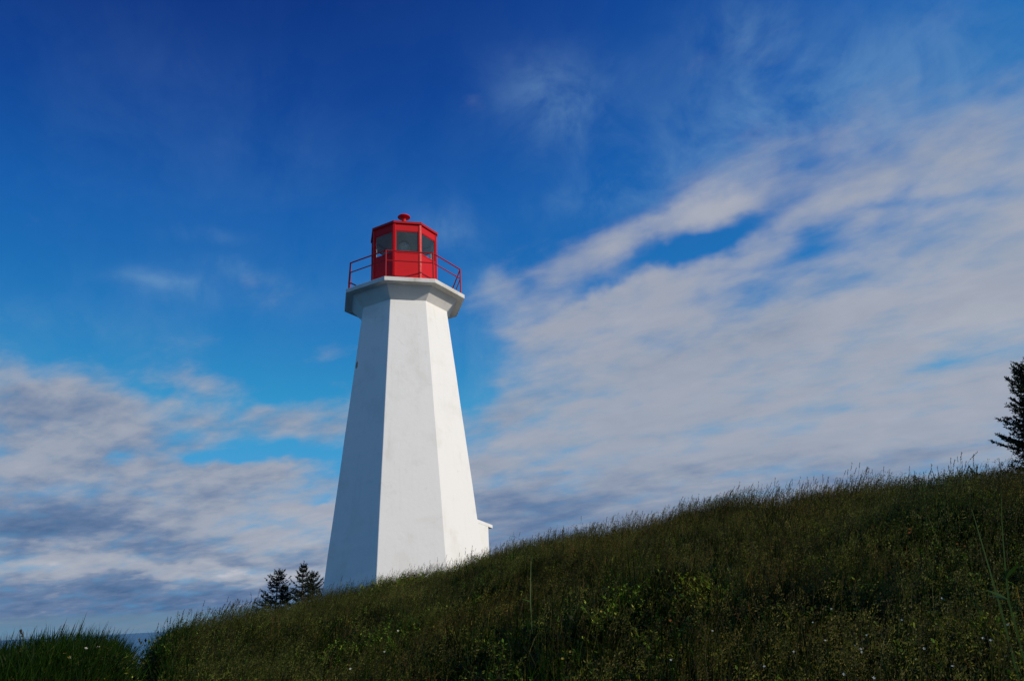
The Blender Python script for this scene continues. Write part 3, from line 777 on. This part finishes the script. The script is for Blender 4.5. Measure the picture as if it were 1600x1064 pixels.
def spruce(name, label, base, h, rbase, seed, whorls=24, per=6, lean=(0, 0), nsz=1.0, power=.9, gap=.0, tall_tip=.06, group=None, leaders=(), t0=.02):
    rng = np.random.default_rng(seed)
    T = empty(name, base); tag(T, label, 'tree', group)
    def axis(t): return np.array([lean[0] * t * t, lean[1] * t * t, h * t])
    bm = bmesh.new()
    tube(bm, [axis(t) - np.array([0, 0, .25 if t == 0 else 0]) for t in (0, .15, .35, .6, .85, .985)], [h * k for k in (.026, .021, .016, .011, .005, .0015)], 8)
    s = Soup()
    def twig(p, d, L, n):
        """a needled shoot"""
        side = unit(np.cross(d, (0, 0, 1.0)) + 1e-6); up = np.cross(side, d)
        k = NEEDLE[rng.integers(4)] * rng.uniform(.75, 1.3)
        for i in range(n):
            t = (i + rng.random()) / n; b = p + d * L * t - np.array([0, 0, .10 * L * t * t]); f = rng.uniform(0, 6.283)
            r = side * math.cos(f) + up * math.sin(f); dd = unit(d * .9 + r * .8)
            s.leaf(b, dd, unit(np.cross(dd, rng.normal(size=3))), nsz * rng.uniform(.030, .048), nsz * .0080, k * rng.uniform(.8, 1.2))
        s.strip(np.array([p, p + d * L * .5, p + d * L - np.array([0, 0, .10 * L])]), up, np.array([.006, .004, .002]) * nsz, k, k)
    def tree_part(t0, origin, hh, rb, wh):
        for w in range(wh):
            t = t0 + (1 - t0) * (w + rng.uniform(-.3, .3)) / wh; t = min(max(t, .02), .97)
            L0 = rb * (1 - t) ** power + hh * .025
            for b in range(per):
                if rng.random() < gap: continue
                az = 6.283 * (b + rng.uniform(-.35, .35)) / per + w * 2.4; L = L0 * (rng.uniform(.62, 1.18) if rng.random() < .8 else rng.uniform(.35, 1.38))
                el = -.20 + .95 * t + rng.uniform(-.15, .15)
                o = origin(t); d0 = np.array([math.cos(az) * math.cos(el), math.sin(az) * math.cos(el), math.sin(el)])
                m = max(3, int(L / (.075 * nsz)))
                pts = np.array([o + d0 * L * q + np.array([0, 0, L * (.30 * q * q - .14 * q)]) for q in np.linspace(0, 1, m + 1)])
                s.strip(pts, unit(np.cross(d0, (0, 0, 1.0))), np.linspace(.012, .002, m + 1) * nsz, np.array((.05, .038, .026)), np.array((.04, .036, .022)))
                for i in range(1, m + 1):
                    dd = unit(pts[i] - pts[i - 1]); q = i / m
                    lt = min(.42 * L, .30 * nsz) * (1.15 - q) * rng.uniform(.6, 1.15) + .05 * nsz
                    sd = unit(np.cross(dd, (0, 0, 1.0)))
                    for sg in (-1, 1):
                        if q > .22: twig(pts[i], unit(dd * .75 + sd * sg * rng.uniform(.5, .9) + np.array([0, 0, rng.uniform(-.15, .3)])), lt, max(5, int(lt / .0085 / nsz)))
                    if q > .35 and rng.random() < .5: twig(pts[i], unit(dd + np.array([0, 0, rng.uniform(.2, .9)])), lt * .7, max(4, int(lt / .013 / nsz)))
                twig(pts[-1], unit(pts[-1] - pts[-2] + np.array([0, 0, .02])), .10 * nsz, 10)
        tip = origin(.985); twig(tip - np.array([0, 0, .1 * hh * .5]), np.array([0, 0, 1.0]), hh * tall_tip + .05 * hh, 26)
    tree_part(t0, axis, h, rbase, whorls)
    for (t, off, hh, rb) in leaders:                       # a second leader
        o0 = axis(t); tree_part(.25, lambda q, o0=o0, off=off, hh=hh: o0 + np.array([off[0] * min(1, q * 2.2), off[1] * min(1, q * 2.2), hh * q]), hh, rb, max(6, whorls // 2))
        tube(bm, [o0, o0 + np.array([off[0] * .8, off[1] * .8, hh * .35]), o0 + np.array([off[0], off[1], hh])], [.02 * nsz, .015 * nsz, .003], 6)
    obj('trunk', bm, BARK, T)
    o = bpy.data.objects.new('crown', s.mesh('crown', NEEDLES)); C.objects.link(o); o.parent = T
    return T

def build_trees():
    def stand(px, py_top, dist, fn, **k):
        top = at_dist(px, py_top, dist); g = float(H(top.x, top.y))
        return fn(base=(top.x, top.y, g - .03), h=top.z - g, **k)
    G1 = 'small spruces beside the lighthouse'
    stand(433, 893, 33, lambda base, h: spruce('spruce_tree', 'bushy round-topped dark spruce standing apart, farthest left of the lighthouse', base, h, .78, 21, 12, 8, (.10, 0), 1.5, .62, .20, .02, G1, leaders=((.30, (.34, .0), h * .40, .34),)))
    stand(474, 881, 34, lambda base, h: spruce('spruce_tree', 'pointed spruce with a thin bare spire between the bushy spruce and the lighthouse', base, h, .98, 22, 12, 9, (.03, 0), 1.4, 1.15, .06, .10, G1))
    stand(491, 895, 34.6, lambda base, h: spruce('spruce_tree', 'shorter blunt spruce touching the shaded side of the lighthouse in view', base, h, .80, 23, 11, 9, (-.03, 0), 1.4, .72, .06, .05, G1))
    stand(1605, 572, 18.0, lambda base, h: spruce('spruce_tree', 'dark tapering spruce on the brow of the hill, cut by the right edge', base, h, .90, 31, 22, 11, (.0, 0), 1.3, .62, .03, .02, t0=.21))

def shrub(name, label, base, rx, h, seed, pal, n=420, group=None, cat='shrub'):
    rng = np.random.default_rng(seed); s = Soup()
    for i in range(16):
        az = rng.uniform(0, 6.283); sp = rng.uniform(.1, 1); hh = h * rng.uniform(.6, 1.05) * (1 - .35 * sp)
        c = np.array([[rx * sp * q * math.cos(az), rx * sp * q * math.sin(az), hh * q ** .8] for q in np.linspace(0, 1, 6)])
        s.strip(c, unit(np.array([-math.sin(az), math.cos(az), 0])), np.array([.006, .005, .004, .003, .002, .001]), np.array((.05, .04, .025)), np.array((.04, .04, .02)))
        for _ in range(n // 16):
            t = rng.uniform(.15, 1) * 5; j = min(4, int(t)); b = c[j] + (c[j + 1] - c[j]) * (t - j) + rng.normal(size=3) * .03
            d = unit(rng.normal(size=3) + (0, 0, .5)); L = rng.uniform(.03, .06)
            s.leaf(b, d, unit(np.cross(d, rng.normal(size=3))), L, L * rng.uniform(.2, .35), pal[rng.integers(len(pal))] * rng.uniform(.7, 1.3))
    me = s.mesh(name, LEAFY); o = bpy.data.objects.new(name, me); C.objects.link(o); o.location = base
    return tag(o, label, cat, group)

def flower(name, label, cat, px, py, rng, rad, petal, centre, group, lift=.40, petals=5):
    p = hit(px, py, lift)
    if p is None: return
    g0 = float(H(p.x, p.y)); s = Soup(); hh = p.z - g0
    c = bent(rng, np.zeros(3), hh, .08, rng.uniform(0, 6.28), 5); c[-1] = (c[-1][0], c[-1][1], hh)
    s.strip(c, unit(rng.normal(size=3) * (1, 1, 0)), np.full(6, .0018), GREEN[1], GREEN[0])
    up = unit(np.array([-p.x, -p.y, 0]) / math.hypot(p.x, p.y) * rng.uniform(.5, 1.3) + rng.normal(size=3) * .25 + (0, 0, .8))
    a = unit(np.cross(up, (0.3, .2, 1))); b = np.cross(up, a); o0 = c[-1]
    for i in range(petals):
        f = 6.283 * i / petals + rng.uniform(-.2, .2); d = unit(a * math.cos(f) + b * math.sin(f) + up * .25)
        s.leaf(o0, d, unit(np.cross(d, up)), rad, rad * .42, np.array(petal) * rng.uniform(.85, 1.1))
    for i in range(4):
        f = 6.283 * i / 4; d = unit(a * math.cos(f) + b * math.sin(f) + up * .8)
        s.leaf(o0 + up * .002, d, unit(np.cross(d, up)), rad * .35, rad * .2, np.array(centre))
    o = bpy.data.objects.new(name, s.mesh(name, LEAFY)); C.objects.link(o); o.location = (p.x, p.y, g0); tag(o, label, cat, group)

def stalk(name, label, px0, py0, px1, py1, dist, w, seed, head=None, cat='grass stalk', leafy=0, group=None):
    """one tall stem placed by its foot and its tip"""
    rng = np.random.default_rng(seed)
    b = at_dist(px0, py0, dist); t = at_dist(px1, py1, dist * 1.01); s = Soup()
    z = float(H(b.x, b.y)); foot = np.array([b.x, b.y, z - .02]); low = np.array(b); tip = np.array(t)
    pts = [foot, low] if b.z > z + .05 else [low]
    n = 7
    arc = [low + (tip - low) * q + np.array([0, 0, .06 * np.linalg.norm(tip - low) * math.sin(math.pi * q)]) for q in np.linspace(0, 1, n)]
    c = np.array(([foot] if b.z > z + .05 else []) + arc) - foot
    view = unit(np.array([b.x, b.y, 0])); wd = unit(np.array([view[1], -view[0], 0]) + view * .5)
    k = GREEN[0] * (2.6 if head is None else 1.2); s.strip(c, wd, w * np.linspace(1, .18, len(c)), k * .8, k * 1.1)
    if head is not None:
        ax = unit(c[-1] - c[-3]); L = np.linalg.norm(tip - low) * .40
        for i in range(44):
            q = rng.random(); d = unit(ax + unit(rng.normal(size=3)) * .7); s.leaf(c[-1] - ax * L * q, d, unit(np.cross(d, rng.normal(size=3))), .02, .005, np.array(head) * rng.uniform(.7, 1.3))
    for i in range(leafy):
        j = 1 + i % 2; d = unit(np.array([view[1] * (1 if i % 2 else -1), -view[0] * (1 if i % 2 else -1), 0]) + np.array([0, 0, .9]) + rng.normal(size=3) * .15)
        cc = c[j] + np.outer(np.linspace(0, 1, 6), d) * .11 - np.outer(np.linspace(0, 1, 6) ** 2, (0, 0, .02))
        s.strip(cc, wd, np.array([.004, .010, .014, .013, .008, .0005]), k * .9, k)
    o = bpy.data.objects.new(name, s.mesh(name, LEAFY)); C.objects.link(o); o.location = foot; return tag(o, label, cat, group)

def build_plants():
    DK = NEEDLE * 1.2
    for (px, py, d, rx, h, sd, lab) in ((1424, 738, 14.6, .12, .62, 1, 'small dark seedling shrub poking through the brow grass, well left of the right-hand spruce'),
                                        (1522, 722, 14.6, .22, .70, 2, 'low dark shrub among seed heads on the brow just left of the right-hand spruce'),
                                        (1572, 716, 15.6, .50, .80, 3, 'wide dark shrub at the foot of the right-hand spruce')):
        p = at_dist(px, py, d); shrub('low_shrub', lab, (p.x, p.y, p.z - h), rx, h, sd, DK, 520 if rx > .3 else 300, 'dark shrubs on the brow of the hill')
    p = at_dist(246, 990, 11.2); shrub('leafy_weed', 'leafy dark weed leaning over the narrow gap in the grass', (p.x, p.y, p.z - .75), .38, .80, 7, GREEN * .9, 460, None, 'weed')
    stalk('dock_stalk', 'tall dark seed stalk standing alone above the left grass clump', 37, 1012, 33, 985, 7.3, .004, 4, (.03, .028, .02), 'seed stalk')
    stalk('grass_stalk', 'long pale green stalk leaning left, the left one of the pair on the right', 1562, 945, 1518, 794, 4.6, .0058, 5, None, 'grass stalk', 0, 'tall stalks near the camera')
    stalk('grass_stalk', 'pale green stalk with broad leaves, the right one of the pair on the right', 1576, 938, 1564, 768, 4.5, .0052, 6, None, 'grass stalk', 3, 'tall stalks near the camera')
    stalk('grass_stalk', 'single long green stalk upright in the middle of the slope below the lighthouse', 829, 940, 830, 872, 7.5, .006, 8, None, 'grass stalk', 1)
    stalk('grass_stalk', 'feathery seed stalk rising highest above the brow near the right-hand spruce', 1503, 740, 1527, 706, 13.5, .004, 9, (.16, .13, .06), 'grass stalk', 0)
    rng = np.random.default_rng(77)
    W = [(1295, 951), (1346, 992), (1340, 1018), (1354, 1013), (1331, 1008), (1284, 1000), (1452, 1013), (1538, 996), (1324, 1052), (1500, 1040), (1537, 1000), (1246, 1018), (1273, 972), (1375, 1058), (1405, 968), (1463, 935), (1585, 975), (1190, 1040), (1120, 985), (1050, 1030), (1422, 1030), (1560, 1025)]
    for x, y in W: flower('white_flower', 'tiny white flower dotted in the dark grass low on the right', 'flower', x, y, rng, .0085, (.66, .66, .62), (.5, .42, .08), 'white flowers in the dark grass')
    for x, y in ((155, 1010), (141, 1012), (108, 1027), (622, 985), (600, 1018), (545, 1045)): flower('white_flower', 'tiny pale flower in the greener grass on the left', 'flower', x, y, rng, .014, (.66, .66, .58), (.5, .42, .08), 'pale flowers in the green grass')
    for x, y in ((1425, 832), (1427, 826)): flower('orange_flower', 'orange hawkweed bloom halfway up the hill below the brow', 'flower', x, y, rng, .016, (.34, .07, .015), (.6, .25, .03), 'orange blooms under the brow', petals=9)
    for x, y in ((1490, 850), (1512, 853), (1053, 969), (1051, 975)): flower('orange_flower', 'dull orange bloom sitting lower in the dark grass', 'flower', x, y, rng, .014, (.26, .08, .02), (.5, .22, .03), 'dull orange blooms', petals=9)
    for x, y in ((941, 955), (963, 948), (885, 1018), (884, 1028), (108, 1020), (113, 1026)): flower('yellow_flower', 'small yellow flower in the middle and left grass', 'flower', x, y, rng, .012, (.45, .33, .05), (.6, .35, .03), 'small yellow flowers', petals=8)

def build_shade_grove():
    """spruces added out of view on the right to shade the near slope"""
    rng = np.random.default_rng(3); V, Q, K, n = [], [], [], 0
    s = Soup()
    for (x, y, h) in ((13.5, 3.5, 5.2), (15.2, 6.6, 5.8), (12.6, .2, 4.6), (17.0, 1.2, 6.6), (18.4, 8.2, 5.6), (11.4, -3.4, 4.8), (16.0, -3.8, 6.2), (20.2, 4.4, 6.6), (10.4, 2.2, 4.8), (9.6, -6.2, 6.0), (13.4, 8.8, 4.6), (8.8, -2.0, 4.6)):
        g0 = float(H(x, y)); o = np.array([x, y, g0])
        s.strip(np.array([o - (0, 0, .2), o + (0, 0, h * .5), o + (0, 0, h)]), np.array([.6, .8, 0]), np.array([.14, .08, .01]), np.array((.05, .04, .03)), np.array((.05, .04, .03)))
        for i in range(3600):
            t = rng.random() ** .8; a = rng.uniform(0, 6.283); q = (1 - t) ** .8 * h * .30 * rng.uniform(.25, 1) ** .5
            d = unit(np.array([math.cos(a), math.sin(a), rng.uniform(-.3, .4)])); b = o + np.array([q * math.cos(a), q * math.sin(a), .15 + t * (h - .2) - q * .15])
            s.leaf(b - d * .15, d, unit(np.cross(d, rng.normal(size=3))), rng.uniform(.25, .45), rng.uniform(.03, .055), NEEDLE[rng.integers(4)] * rng.uniform(.8, 1.3))
    o = bpy.data.objects.new('spruce_wood', s.mesh('spruce_wood', NEEDLES)); C.objects.link(o); tag(o, kind='stuff')  # unseen trees, added for the shade they cast
build_trees(); build_plants(); build_shade_grove()
